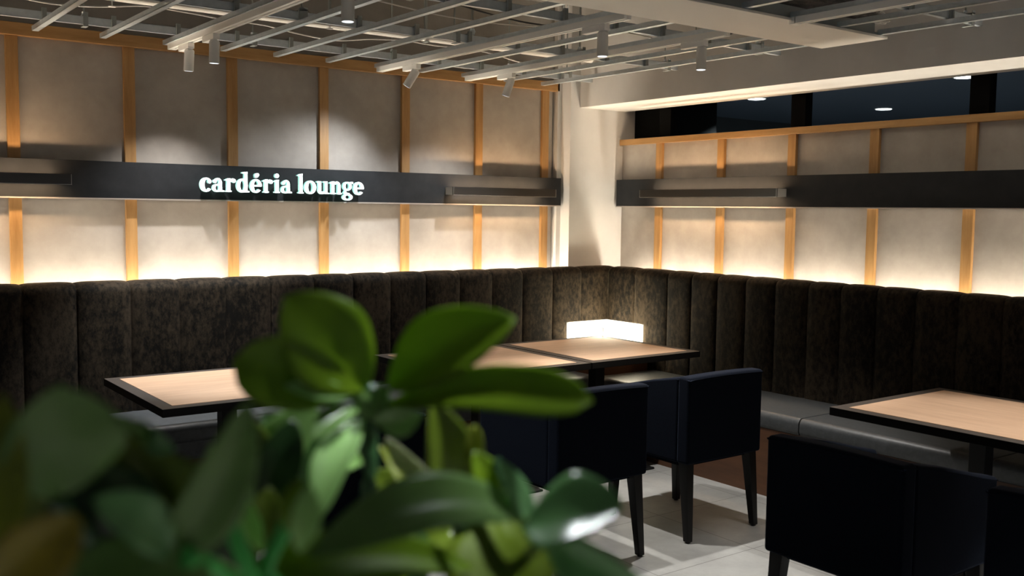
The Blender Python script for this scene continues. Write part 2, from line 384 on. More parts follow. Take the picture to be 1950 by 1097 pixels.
# ------------------------------------------------------------------ sign
def ring(bm, cx, cz, rx, rz, ix, iz, t0=0, t1=360, y0=0, y1=1, n=28, icx=0, icz=0):
    """elliptic stroke between an outer and an inner ellipse (variable width)"""
    full = abs(t1-t0) >= 360
    vs = []
    for k in range(n+1):
        a = math.radians(t0+(t1-t0)*k/n); c, s = math.cos(a), math.sin(a)
        vs.append(((cx+rx*c, cz+rz*s), (cx+icx+ix*c, cz+icz+iz*s)))
    slab(bm, vs, y0, y1)
def slab(bm, vs, y0, y1):
    rows = []
    for o_, i_ in vs:
        rows.append([bm.verts.new((o_[0], y0, o_[1])), bm.verts.new((i_[0], y0, i_[1])), bm.verts.new((i_[0], y1, i_[1])), bm.verts.new((o_[0], y1, o_[1]))])
    for a, b in zip(rows[:-1], rows[1:]):
        for q in range(4):
            f = bm.faces.new([a[q], a[(q+1)%4], b[(q+1)%4], b[q]]); f.material_index = 0 if q == 0 else 1
    bm.faces.new(rows[0]).material_index = 1; bm.faces.new(rows[-1]).material_index = 1
def poly(bm, pts, y0, y1):
    A = [bm.verts.new((p[0], y0, p[1])) for p in pts]; C_ = [bm.verts.new((p[0], y1, p[1])) for p in pts]; n = len(pts)
    bm.faces.new(A).material_index = 0; bm.faces.new(C_[::-1]).material_index = 1
    for i in range(n): bm.faces.new([A[i], C_[i], C_[(i+1)%n], A[(i+1)%n]]).material_index = 1
def blob(bm, cx, cz, r, y0, y1, rz=None):
    poly(bm, [(cx+r*math.cos(2*PI*k/20), cz+(rz or r)*math.sin(2*PI*k/20)) for k in range(20)], y0, y1)
def rect(bm, x0, x1, z0, z1, y0, y1): poly(bm, [(x0, z0), (x1, z0), (x1, z1), (x0, z1)], y0, y1)
ST = .27   # stem
def stem(bm, x, z0, z1, Y, foot=True, flag=True):
    rect(bm, x, x+ST, z0, z1, *Y)
    if foot: rect(bm, x-.09, x+ST+.09, 0, .10, *Y); 
    if flag: poly(bm, [(x-.15, z1-.15), (x+.02, z1-.17), (x+.02, z1), (x+ST, z1+.03), (x+ST, z1+.0), (x+ST-.02, z1-.0)][:4]+[(x+ST, z1-.05), (x+.02, z1-.05), (x-.15, z1-.07)], *Y)
def gl_c(bm, Y): ring(bm, .44, .5, .46, .53, .17, .39, 38, 322, *Y, icx=.04); blob(bm, .70, .74, .145, *Y); return .86
def gl_a(bm, Y):
    ring(bm, .36, .28, .36, .30, .13, .19, 0, 360, *Y); rect(bm, .48, .73, .12, .68, *Y)
    ring(bm, .42, .66, .31, .36, .07, .24, 0, 150, *Y); blob(bm, .20, .77, .135, *Y)
    poly(bm, [(.48, 0), (.90, 0), (.90, .10), (.73, .14), (.48, .2)], *Y); return .93
def gl_r(bm, Y): stem(bm, .13, 0, 1.0, Y); ring(bm, .58, .70, .26, .32, .10, .17, 60, 165, *Y); blob(bm, .68, .84, .15, *Y); return .86
def gl_d(bm, Y):
    ring(bm, .42, .5, .44, .53, .16, .38, 0, 360, *Y); rect(bm, .58, .83, 0, 1.52, *Y)
    poly(bm, [(.40, 1.42), (.60, 1.40), (.83, 1.56), (.83, 1.46), (.60, 1.5), (.40, 1.5)][:2]+[(.83, 1.40), (.83, 1.56), (.40, 1.51)], *Y); rect(bm, .60, .98, 0, .10, *Y); return 1.02
def gl_e(bm, Y, acute=False):
    ring(bm, .45, .5, .47, .53, .18, .39, 0, 322, *Y, icx=.0); rect(bm, .2, .90, .45, .58, *Y)
    if acute: poly(bm, [(.33, 1.14), (.45, 1.12), (.72, 1.32), (.66, 1.47), (.54, 1.47)], *Y); blob(bm, .50, 1.30, .17, *Y)
    return .94
def gl_i(bm, Y): stem(bm, .13, 0, 1.0, Y); blob(bm, .25, 1.32, .175, *Y); return .54
def gl_l(bm, Y): stem(bm, .13, 0, 1.52, Y); return .54
def gl_o(bm, Y): ring(bm, .48, .5, .50, .53, .19, .39, 0, 360, *Y); return .99
def gl_u(bm, Y):
    rect(bm, .13, .38, .3, 1.0, *Y); rect(bm, 0, .2, .90, 1.0, *Y); ring(bm, .45, .32, .32, .34, .08, .20, 180, 330, *Y)
    rect(bm, .68, .93, 0, 1.0, *Y); rect(bm, .55, .7, .90, 1.0, *Y); rect(bm, .9, 1.06, 0, .10, *Y); return 1.09
def gl_n(bm, Y):
    stem(bm, .13, 0, 1.0, Y); ring(bm, .62, .66, .32, .36, .08, .22, 0, 150, *Y); rect(bm, .69, .94, 0, .68, *Y)
    rect(bm, .60, 1.06, 0, .10, *Y); return 1.09
def gl_g(bm, Y):
    ring(bm, .42, .66, .40, .36, .17, .25, 0, 360, *Y); ring(bm, .45, -.22, .45, .27, .22, .15, 0, 360, *Y)
    poly(bm, [(.06, .1), (.2, .36), (.36, .34), (.30, .16), (.62, .1), (.66, -.02), (.3, -.03)], *Y)
    poly(bm, [(.66, .84), (.84, .92), (.96, .84), (.95, 1.0), (.80, 1.03), (.62, .95)], *Y); return .96
text = [('c', gl_c), ('a', gl_a), ('r', gl_r), ('d', gl_d), ('é', lambda b_, Y: gl_e(b_, Y, True)), ('r', gl_r), ('i', gl_i), ('a', gl_a), (' ', None),
        ('l', gl_l), ('o', gl_o), ('u', gl_u), ('n', gl_n), ('g', gl_g), ('e', lambda b_, Y: gl_e(b_, Y))]
sg = thing('wall_sign', 'lit white cardéria lounge lettering on the left charcoal band', 'sign', (1.962, YW-.085, 1.638))
S_ = .0765; xx = 0
tot = 0
for ch, fn in text:
    if fn is None: tot += .42
    else:
        b_ = bmesh.new(); tot += fn(b_, (0, 1)) + .055; b_.free()
SX = 1.045/tot
for ch, fn in text:
    if fn is None: xx += .42*SX; continue
    bm = bmesh.new(); w = fn(bm, (-.062, -.040))
    for v in bm.verts: v.co.x = v.co.x*SX + xx; v.co.z *= S_
    bmesh.ops.recalc_face_normals(bm, faces=bm.faces)
    o = link('letter', bm, [M['letter'], M['letterside']], sg)
    pb = bmesh.new(); cx_ = xx + w*SX/2
    tube(pb, [(xx+.2*SX, -.042, .3*S_), (xx+.2*SX, 0, .3*S_)], .003, 6)
    link('standoff', pb, M['blackmetal'], o)
    xx += (w+.055)*SX

# ------------------------------------------------------------------ tables
def table(c, label, turned=False, w=.86, d=.90):
    t = thing('pedestal_table', label, 'table', (c[0], c[1], FL), 0, 'square pedestal tables in front of the benches')
    T = .72-FL; hw, hd = w/2, d/2; bw = .058
    o = link('table_edge', B(-hw, hw, -hd, hd, T-.036, T-.001), [M['tabside'], M['tabedge']], t)
    for p in o.data.polygons:
        if p.normal.z > .9: p.material_index = 1
    bevel_mod(o, .0015, 1)
    link('tabletop', B(-hw+bw, hw-bw, -hd+bw, hd-bw, T-.003, T+.0006), M['tabwood_y'] if turned else M['tabwood'], t)
    link('underframe', B(-.2, .2, -.2, .2, T-.046, T-.036), M['blackmetal'], t)
    bevel_mod(link('post', B(-.036, .036, -.036, .036, .03, T-.046), M['blackmetal'], t), .004)
    o = link('base_plate', B(-.26, .26, -.26, .26, 0, .014), M['blackmetal'], t)
    bevel_mod(o, .006, 2)
    link('base_collar', B(-.05, .05, -.05, .05, .014, .03), M['blackmetal'], t)
    return t
table((4.035, 4.54), 'square oak-topped table nearest the glowing corner lamp')
table((3.165, 4.54), 'square oak-topped table joined to the left side of the corner table, partly behind the leaves')
table((1.70, 4.53), 'square oak-topped table on its own in front of the left bench, behind the plant', w=.88)
table((4.085, 2.14), 'square oak-topped table before the right bench, cut by the right edge of the photo', True, .87, .90)

# ------------------------------------------------------------------ chairs
def make_chair(label):
    t = thing('upholstered_armchair', label, 'chair', (0, 0, 0), 0, 'navy fabric armchairs at the tables')
    H0 = -FL; hw = .265; zt = .775+H0; zb = .36+H0
    # outer shell: back and arms (local: back face y=0, faces +y)
    def ztop(d): 
        k = [(0, .775), (.06, .772), (.14, .757), (.25, .735), (.38, .703), (.5, .672), (.58, .655)]
        for (a, za), (b, zb_) in zip(k[:-1], k[1:]):
            if d <= b: return za+(zb_-za)*(d-a)/(b-a)
        return k[-1][1]
    ds = [0, .03, .06, .1, .14, .2, .25, .32, .38, .44, .5, .55, .58]
    for s in (-1, 1):
        bm = bmesh.new()
        prof = [(.072, zb), (.58, zb)] + [(d, ztop(d)+H0) for d in ds[::-1] if d > .073] + [(.072, ztop(.072)+H0)]
        x0, x1 = (-hw, -hw+.065) if s < 0 else (hw-.065, hw)
        prism(bm, prof, 'x', x0, x1)
        o = link('armrest', bm, M['navy'], t); bevel_mod(o, .012, 3, 25)
    bm = bmesh.new()
    n = 12; prof = [(-hw, zb+.0)] + [(hw, zb)]
    for k in range(n+1):
        x = hw-2*hw*k/n; u = abs(x)/hw
        prof.append((x, zt+.006*(1-u**2)-.0*u))
    prism(bm, prof, 'y', 0, .075)
    o = link('backrest', bm, M['navy'], t); bevel_mod(o, .014, 3, 25)
    # piping along the rim, catching the light
    bm = bmesh.new()
    for s in (-1, 1):
        pts = [(s*(hw-.003), d, ztop(d)+H0-.011) for d in ds]
        tube(bm, pts, .0028, 6)
    tube(bm, [(x*hw/6*.985, .002, zt-.013+.006*(1-(x/6)**2)) for x in range(-6, 7)], .0028, 6)
    link('piping', bm, M['navy'], t)
    o = link('seat', B(-hw+.066, hw-.066, .076, .60, zb+.01, .455+H0), M['navy'], t); bevel_mod(o, .022, 4)
    link('seat_frame', B(-hw+.03, hw-.03, .05, .56, zb-.02, zb+.01), M['navy'], t)
    for sx in (-1, 1):
        for y, dy in ((.045, -.035), (.535, .01)):
            bm = bmesh.new(); x = sx*(hw-.040)
            a, b = .027, .0165
            top = [(x-a, y-a), (x+a, y-a), (x+a, y+a), (x-a, y+a)]; bx = x+sx*.012; by = y+dy
            bot = [(bx-b, by-b), (bx+b, by-b), (bx+b, by+b), (bx-b, by+b)]
            T_ = [bm.verts.new((p[0], p[1], zb)) for p in top]; Bo = [bm.verts.new((p[0], p[1], .006)) for p in bot]
            for i in range(4): bm.faces.new([Bo[i], Bo[(i+1)%4], T_[(i+1)%4], T_[i]])
            bm.faces.new(T_); bm.faces.new(Bo[::-1])
            lg = link('leg', bm, M['blackwood'], t); bevel_mod(lg, .003, 1)
            gb = bmesh.new(); tube(gb, [(bx, by, 0), (bx, by, .006)], .012, 10)
            link('glide', gb, M['blackmetal'], lg)
    return t
ch = make_chair('navy armchair with its back to us, rightmost one at the corner tables')
ch.location = (3.69, 3.20, FL)
dup(ch, (2.90, 3.20, FL), 0, 'navy armchair just left of another, seen past the long green leaf')
dup(ch, (1.72, 3.20, FL), 0, 'dark armchair at the lone left table, almost hidden behind the plant')
dup(ch, (2.78, 1.96, FL), -PI/2, 'large navy armchair in the right foreground facing the right bench')
dup(ch, (2.765, 1.165, FL), -PI/2, 'navy armchair in the bottom right corner of the photo, cut off by the edge')

# ------------------------------------------------------------------ ceiling grid
bars = [1.125+.332*k for k in range(-8, 0)] + [1.125, 1.457, 1.789, 2.115, 2.435, 2.773, 3.11, 3.44, 3.77, 4.12, 4.45]
S0, S1 = 2.95, 3.33        # the panel that interrupts the grid
def channel(bm, axis, a0, a1, c, w, z, h):
    """inverted open channel: flat underside plus two lips"""
    if axis == 'y':
        box(bm, c-w/2, c+w/2, a0, a1, z, z+.0015); box(bm, c-w/2, c-w/2+.0015, a0, a1, z, z+h); box(bm, c+w/2-.0015, c+w/2, a0, a1, z, z+h)
    else:
        box(bm, a0, a1, c-w/2, c+w/2, z, z+.0015); box(bm, a0, a1, c-w/2, c-w/2+.0015, z, z+h); box(bm, a0, a1, c+w/2-.0015, c+w/2, z, z+h)
nth = 'first second third fourth fifth sixth seventh eighth ninth tenth eleventh'.split()
k = 0
for i, x in enumerate(bars):
    vis = x > 1.0
    for a0, a1, where in ((S1+.0, 5.64, 'far'), (-1.5, S0, 'near')):
        if where == 'near' and x < 2.7: a1 = S0
        bm = bmesh.new(); channel(bm, 'y', a0, a1, x, .032, 2.44, .024)
        o = link('ceiling_channel', bm, M['galv'])
        if vis:
            lb = 'galvanised ceiling channel, %s from the left of those ending above the left oak rail' % nth[i-8] if where == 'far' else \
                 'galvanised ceiling channel nearer than the white panel, %s from the left' % nth[i-8]
            tag(o, lb, 'ceiling channel', 'galvanised channels of the open ceiling grid')
        else:
            tag(o, 'galvanised ceiling channel out beyond the left edge of the photo', 'ceiling channel', 'channels beyond the left edge')
ry = [5.45, 4.62, 3.80, 2.6, 1.75, .9, 0.0]
rl = ['closest to the oak rail', 'second away from the oak rail', 'third away from the oak rail', 'just nearer than the white panel', 'near the upper right corner', 'high above the camera', 'behind the camera']
for y, lb in zip(ry, rl):
    bm = bmesh.new(); box(bm, -3, 4.74, y-.019, y-.017, 2.468, 2.508); box(bm, -3, 4.74, y-.019, y+.006, 2.468, 2.4695); box(bm, -3, 4.74, y-.019, y+.006, 2.5065, 2.508)
    tag(link('ceiling_runner', bm, M['galv']), 'galvanised cross runner over the channels, ' + lb, 'ceiling runner', 'cross runners above the channels')
# hanger rods
for y in ry[:5]:
    for x in (1.3, 2.2, 3.1, 4.0, 4.6):
        if abs(y-3.8) < .1 and x == 3.1: continue
        x += .07*math.sin(x*7+y*3)
        t = thing('hanger_rod', 'thin threaded hanger rod holding up the metal ceiling grid', 'hanger', (x, y+.02, 2.47), 0, 'hanger rods of the ceiling grid')
        bm = bmesh.new(); tube(bm, [(0, 0, 0), (0, 0, .58)], .0045, 6); link('rod', bm, M['galvd'], t)
        bm = bmesh.new(); box(bm, -.012, .012, -.039, .012, -.012, -.009); box(bm, -.012, .012, -.042, -.039, -.012, .06); box(bm, -.012, .012, -.042, .012, .045, .05)
        link('clip', bm, M['galvd'], t)
        bm = bmesh.new(); tube(bm, [(0, 0, .05), (0, 0, .065)], .010, 6); link('nut', bm, M['galv'], t)
# short dark clips at the channel crossings
for y in ry[:4]:
    for x in bars[8:]:
        bm = bmesh.new(); box(bm, x-.011, x+.011, y-.035, y-.02, 2.455, 2.525); box(bm, x-.011, x+.011, y-.035, y+.012, 2.511, 2.514)
        tag(link('channel_clip', bm, M['galvd']), 'small metal clip where a channel crosses a runner', 'clip', 'clips at the grid crossings')
# panel / bulkhead slab interrupting the grid
t = thing('ceiling_panel', 'long flat off-white panel crossing the open ceiling grid', 'panel', (3, 3.14, 2.425))
bevel_mod(loc(link('panel_face', B(-3, 4.50, 2.935, 3.325, 2.425, 2.437), M['white'], t), t), .001, 1)
loc(link('panel_layer', B(-3, 4.47, 2.95, 3.31, 2.437, 2.452), M['galvd'], t), t)
loc(link('panel_frame', B(-3, 4.44, 2.97, 3.29, 2.452, 2.50), M['galvd'], t), t)
# conduit, duct, cables, insulation
bm = bmesh.new(); tube(bm, [(-3, 5.36, 2.615), (4.66, 5.36, 2.615)], .026, 14)
tag(link('conduit_pipe', bm, M['pipe']), 'long white pipe running above the grid parallel to the left wall', 'pipe')
for x in (.9, 2.1, 3.3, 4.4):
    bm = bmesh.new(); box(bm, x-.010, x+.010, 5.355, 5.365, 2.64, 3.05); box(bm, x-.012, x+.012, 5.33, 5.39, 2.584, 2.588)
    link('pipe_hanger', bm, M['galvd'], bpy.data.objects['conduit_pipe'])
bm = bmesh.new(); tube(bm, [(-3, 4.05, 2.66), (4.70, 4.05, 2.66)], .016, 12)
tag(link('conduit_pipe', bm, M['pipe']), 'thinner white pipe above the middle of the ceiling grid', 'pipe')
def cable(pts, r, mat, label, name='cable'):
    bm = bmesh.new(); tube(bm, catmull(pts, 6), r, 6); tag(link(name, bm, mat), label, 'cable')
cable([(x, 5.28+.03*math.sin(x*3.1), 2.545+.018*math.sin(x*4.3)+.01*math.sin(x*9)) for x in [i*.22-.2 for i in range(0, 22)]], .0045, M['cable'], 'slack white cable drooping over the grid near the left wall')
cable([(x, 4.35+.05*math.sin(x*2.1), 2.60+.03*math.sin(x*3.3)) for x in [i*.3-.2 for i in range(0, 17)]], .005, M['wire_dark'], 'slack dark cable lying above the middle of the grid')
cable([(x, 4.45+.04*math.sin(x*2.7+1), 2.585+.03*math.sin(x*2.9+2)) for x in [i*.3-.2 for i in range(0, 17)]], .004, M['cable'], 'slack white cable lying above the middle of the grid')
cable([(4.3, y, 2.56+.03*math.sin(y*6)) for y in [3.5+i*.15 for i in range(12)]], .006, M['wire_dark'], 'dark cable beside the concrete beam above the grid')
t = thing('air_duct', 'boxed off-white air duct above the ceiling grid', 'duct', (3, 4.1, 2.80))
bevel_mod(loc(link('duct_body', B(2.55, 3.75, 3.55, 4.35, 2.80, 2.98), M['white'], t), t), .006)
for x in (2.85, 3.45):
    loc(link('duct_hanger', B(x-.01, x+.01, 3.9, 3.92, 2.98, 3.05), M['galvd'], t), t)
    loc(link('strap', B(x-.015, x+.015, 3.54, 4.36, 2.79, 2.80), M['galvd'], t), t)
for q, (x, y0, y1, lb) in enumerate(((1.0, 3.4, 5.6, 'left end of the grid'), (4.15, 4.45, 5.5, 'corner by the column'), (2.35, 4.4, 5.6, 'middle of the grid'))):
    bm = B(x-.055, x+.055, y0, y1, 2.98, 3.05)
    tag(link('cable_tray', bm, M['galvd']), 'dark cable tray high above the ' + lb, 'tray')
# sprinkler heads
for (x, y, lb) in ((2.42, 4.9, 'above the second bare spotlight track'), (1.35, 5.05, 'above the far left of the grid'), (3.2, 4.7, 'left of the middle spotlight track')):
    t = thing('sprinkler_head', 'small chrome sprinkler fitting ' + lb, 'sprinkler', (x, y, 2.50))
    bm = bmesh.new(); tube(bm, [(0, 0, .06), (0, 0, .55)], .008, 8); link('drop_pipe', bm, M['galvd'], t)
    bm = bmesh.new(); tube(bm, [(0, 0, .065), (0, 0, .05), (0, 0, .03)], [.012, .018, .012], 10); link('body', bm, M['galv'], t)
    bm = bmesh.new(); tube(bm, [(0, 0, 0), (0, 0, .003)], .018, 12); tube(bm, [(0, 0, .003), (0, 0, .03)], .004, 6); link('deflector', bm, M['track'], t)
# shaggy insulation lump seen over the white panel's right end
bm = bmesh.new()
bmesh.ops.create_icosphere(bm, subdivisions=5, radius=1)
for v in bm.verts:
    n_ = math.sin(v.co.x*9+v.co.y*5)*math.sin(v.co.y*8+v.co.z*11)*.12 + random.uniform(-.05, .05)
    v.co = v.co*(1+n_); v.co.x = v.co.x*.75+3.85; v.co.y = v.co.y*.09+3.04; v.co.z = v.co.z*.06+2.555
tag(link('insulation_roll', bm, M['insul']), 'ragged grey insulation lying above the grid by the white panel', 'insulation')

# ------------------------------------------------------------------ tracks and spots
def track(x, label, segs):
    t = thing('lighting_track', label, 'lighting track', (x, 4.4, 2.41), 0, 'white lighting tracks under the ceiling grid')
    for y0, y1 in segs:
        bm = bmesh.new(); box(bm, -.022, -.006, y0-4.4, y1-4.4, .0, .030); box(bm, .006, .022, y0-4.4, y1-4.4, .0, .030); box(bm, -.006, .006, y0-4.4, y1-4.4, .012, .030)
        box(bm, -.022, .022, y1-4.4-.004, y1-4.4+.03, -.001, .0302)
        link('rail', bm, M['track'], t)
track(1.805, 'white lighting track with two spotlights near its left end over the left bench', [(3.335, 5.56)])
track(3.11, 'white lighting track in the middle of the ceiling, tilted spotlight at its wall end', [(3.335, 5.57)])
track(3.77, 'white lighting track nearest the concrete beam among the three', [(3.335, 5.56)])
track(3.77, 'white lighting track nearer than the white ceiling panel', [(.2, 2.92)])
track(2.2, 'unseen white lighting track above the camera, carrying added spotlights', [(-1.0, 2.92)])  # unseen, put in to hold the added spots at this x
def spot(x, y, rz, tilt, label, energy, size=55, col=(1, .93, .84), blend=.35, soft=.018):
    """adapter under the track + swivelling cylinder; tilt from straight down towards local -y after rz"""
    t = thing('track_spotlight', label, 'spotlight', (x, y, 2.41), 0, 'white cylinder spotlights on the tracks')
    bevel_mod(link('adapter', B(-.017, .017, -.03, .13, -.030, 0), M['track'], t), .002, 1)
    link('pivot', B(-.012, .012, -.012, .012, -.048, -.030), M['track'], t)
    d = Vector((0, 0, -1)); R = Matrix.Rotation(rz, 3, 'Z') @ Matrix.Rotation(tilt, 3, 'X')   # +tilt leans the beam to +y
    d = R @ d; p0 = Vector((0, 0, -.040)); 
    bm = bmesh.new(); tube(bm, [p0 - d*.008, p0+d*.0, p0+d*.105], [.020, .0255, .0255], 24, True)
    bd = link('lamp_cylinder', bm, M['track'], t)
    bm = bmesh.new(); tube(bm, [p0+d*.1052, p0+d*.1062], [.021, .021], 20); link('lens', bm, M['lens'], bd)
    ld = bpy.data.lights.new('spot_light', 'SPOT'); ld.energy = energy; ld.spot_size = math.radians(size); ld.spot_blend = blend; ld.shadow_soft_size = soft; ld.color = col
    lo = bpy.data.objects.new('spot_beam', ld); COL.objects.link(lo); lo.parent = t; lo.location = p0 + d*.118
    lo.rotation_euler = d.to_track_quat('-Z', 'Y').to_euler()
    return t
NEU = (1, .965, .92)
COOL = (.93, .97, 1)
spot(1.805, 5.30, 0, math.radians(9), 'white cylinder spotlight pointing down at the wall end of the leftmost track', 30, 95, NEU, 1.0)
spot(1.805, 4.93, 0, math.radians(4), 'white cylinder spotlight beside another on the leftmost track, second from the wall', 88, 72, COOL, .6)
spot(1.805, 3.50, 0, 0, 'white cylinder spotlight cut by the top edge of the photo on the leftmost track', 48, 72, COOL, .5)
spot(3.11, 5.16, math.radians(42), math.radians(33), 'white cylinder spotlight tilted towards the sign on the middle track', 28, 98, COOL, 1.0, .03)
spot(3.11, 3.50, 0, 0, 'white cylinder spotlight hanging straight down on the middle track, right of the long white pipe', 78, 76, NEU, .6)
spot(3.77, 5.10, math.radians(30), math.radians(20), 'white cylinder spotlight tilted slightly on the rightmost track near the corner column', 30, 100, NEU, 1.0)
spot(3.77, 3.50, 0, 0, 'white cylinder spotlight hanging straight down on the rightmost track, in front of the beam', 78, 76, NEU, .6)
spot(3.77, 1.66, 0, math.radians(10), 'white cylinder spotlight above the right foreground table, out of the frame', 62, 58, NEU, .5)
spot(3.77, .60, 0, 0, 'white cylinder spotlight out of the frame beyond the upper right', 150, 70, COOL)
spot(.75, .35, 0, math.radians(28), 'white cylinder spotlight added out of view to brighten the plant from above', 64, 60, COOL, .6)  # added key light: brightens the leaf faces turned to the camera
spot(.75, 1.75, 0, math.radians(-30), 'white cylinder spotlight added out of view beyond the plant to backlight its leaves', 40, 60, COOL, .6)  # added backlight for leaf translucency and gloss
track(.75, 'white lighting track added out of view to carry the spotlights above the plant', [(-2.5, 2.2)])  # unseen, added together with the plant spots
track(-.9, 'white lighting track added out of view to the left for the floor bounce spotlights', [(-2.5, 2.9)])  # unseen, added to hang the left floor-bounce spots on
spot(-.9, 2.4, 0, 0, 'white cylinder spotlight added out of view to the left for bounce off the open floor', 120, 80, NEU, .6)  # added lamp: bounce off the tiles brightens the grid from below
spot(-.9, .4, 0, 0, 'white cylinder spotlight added out of view left of the camera for floor bounce', 120, 80, NEU, .6)  # added, unseen: its floor pool throws light up at the ceiling
spot(.75, -1.4, 0, 0, 'white cylinder spotlight added out of view behind the camera for floor bounce', 120, 80, NEU, .6)  # added behind the view, floor bounce lifts the channel undersides
spot(2.2, -.9, 0, 0, 'white cylinder spotlight added out of view behind the camera on the right for floor bounce', 120, 76, NEU, .6)  # another added lamp for bounce light on grid and beam
spot(2.2, .9, 0, 0, 'white cylinder spotlight added out of view as fill over the aisle behind the foreground chairs', 60, 50, NEU, .6)  # added fill lamp, none known at this spot
# downlights in the room beyond
for (x, y, lb) in ((6.035, 5.027, 'seen just under the beam, leftmost'), (7.36, 4.81, 'in the middle of the dark opening'), (6.035, 3.382, 'beside the black post at the right')):
    t = thing('downlight', 'round glowing ceiling downlight in the dark room beyond, ' + lb, 'downlight', (x, y, 2.42), 0, 'downlights in the room beyond')
    bm = bmesh.new(); tube(bm, [(0, 0, -.002), (0, 0, -.006)], .062, 24); link('diffuser', bm, M['downl'], t)
    bm = bmesh.new(); tube(bm, [(0, 0, -.0), (0, 0, -.004)], .072, 24); link('trim_ring', bm, M['track'], t)
    ld = bpy.data.lights.new('downlight_beam', 'SPOT'); ld.energy = 60; ld.spot_size = math.radians(120); ld.shadow_soft_size = .05; ld.color = (.8, .95, 1)
    lo = bpy.data.objects.new('downlight_beam', ld); COL.objects.link(lo); lo.parent = t; lo.location = (0, 0, -.02)

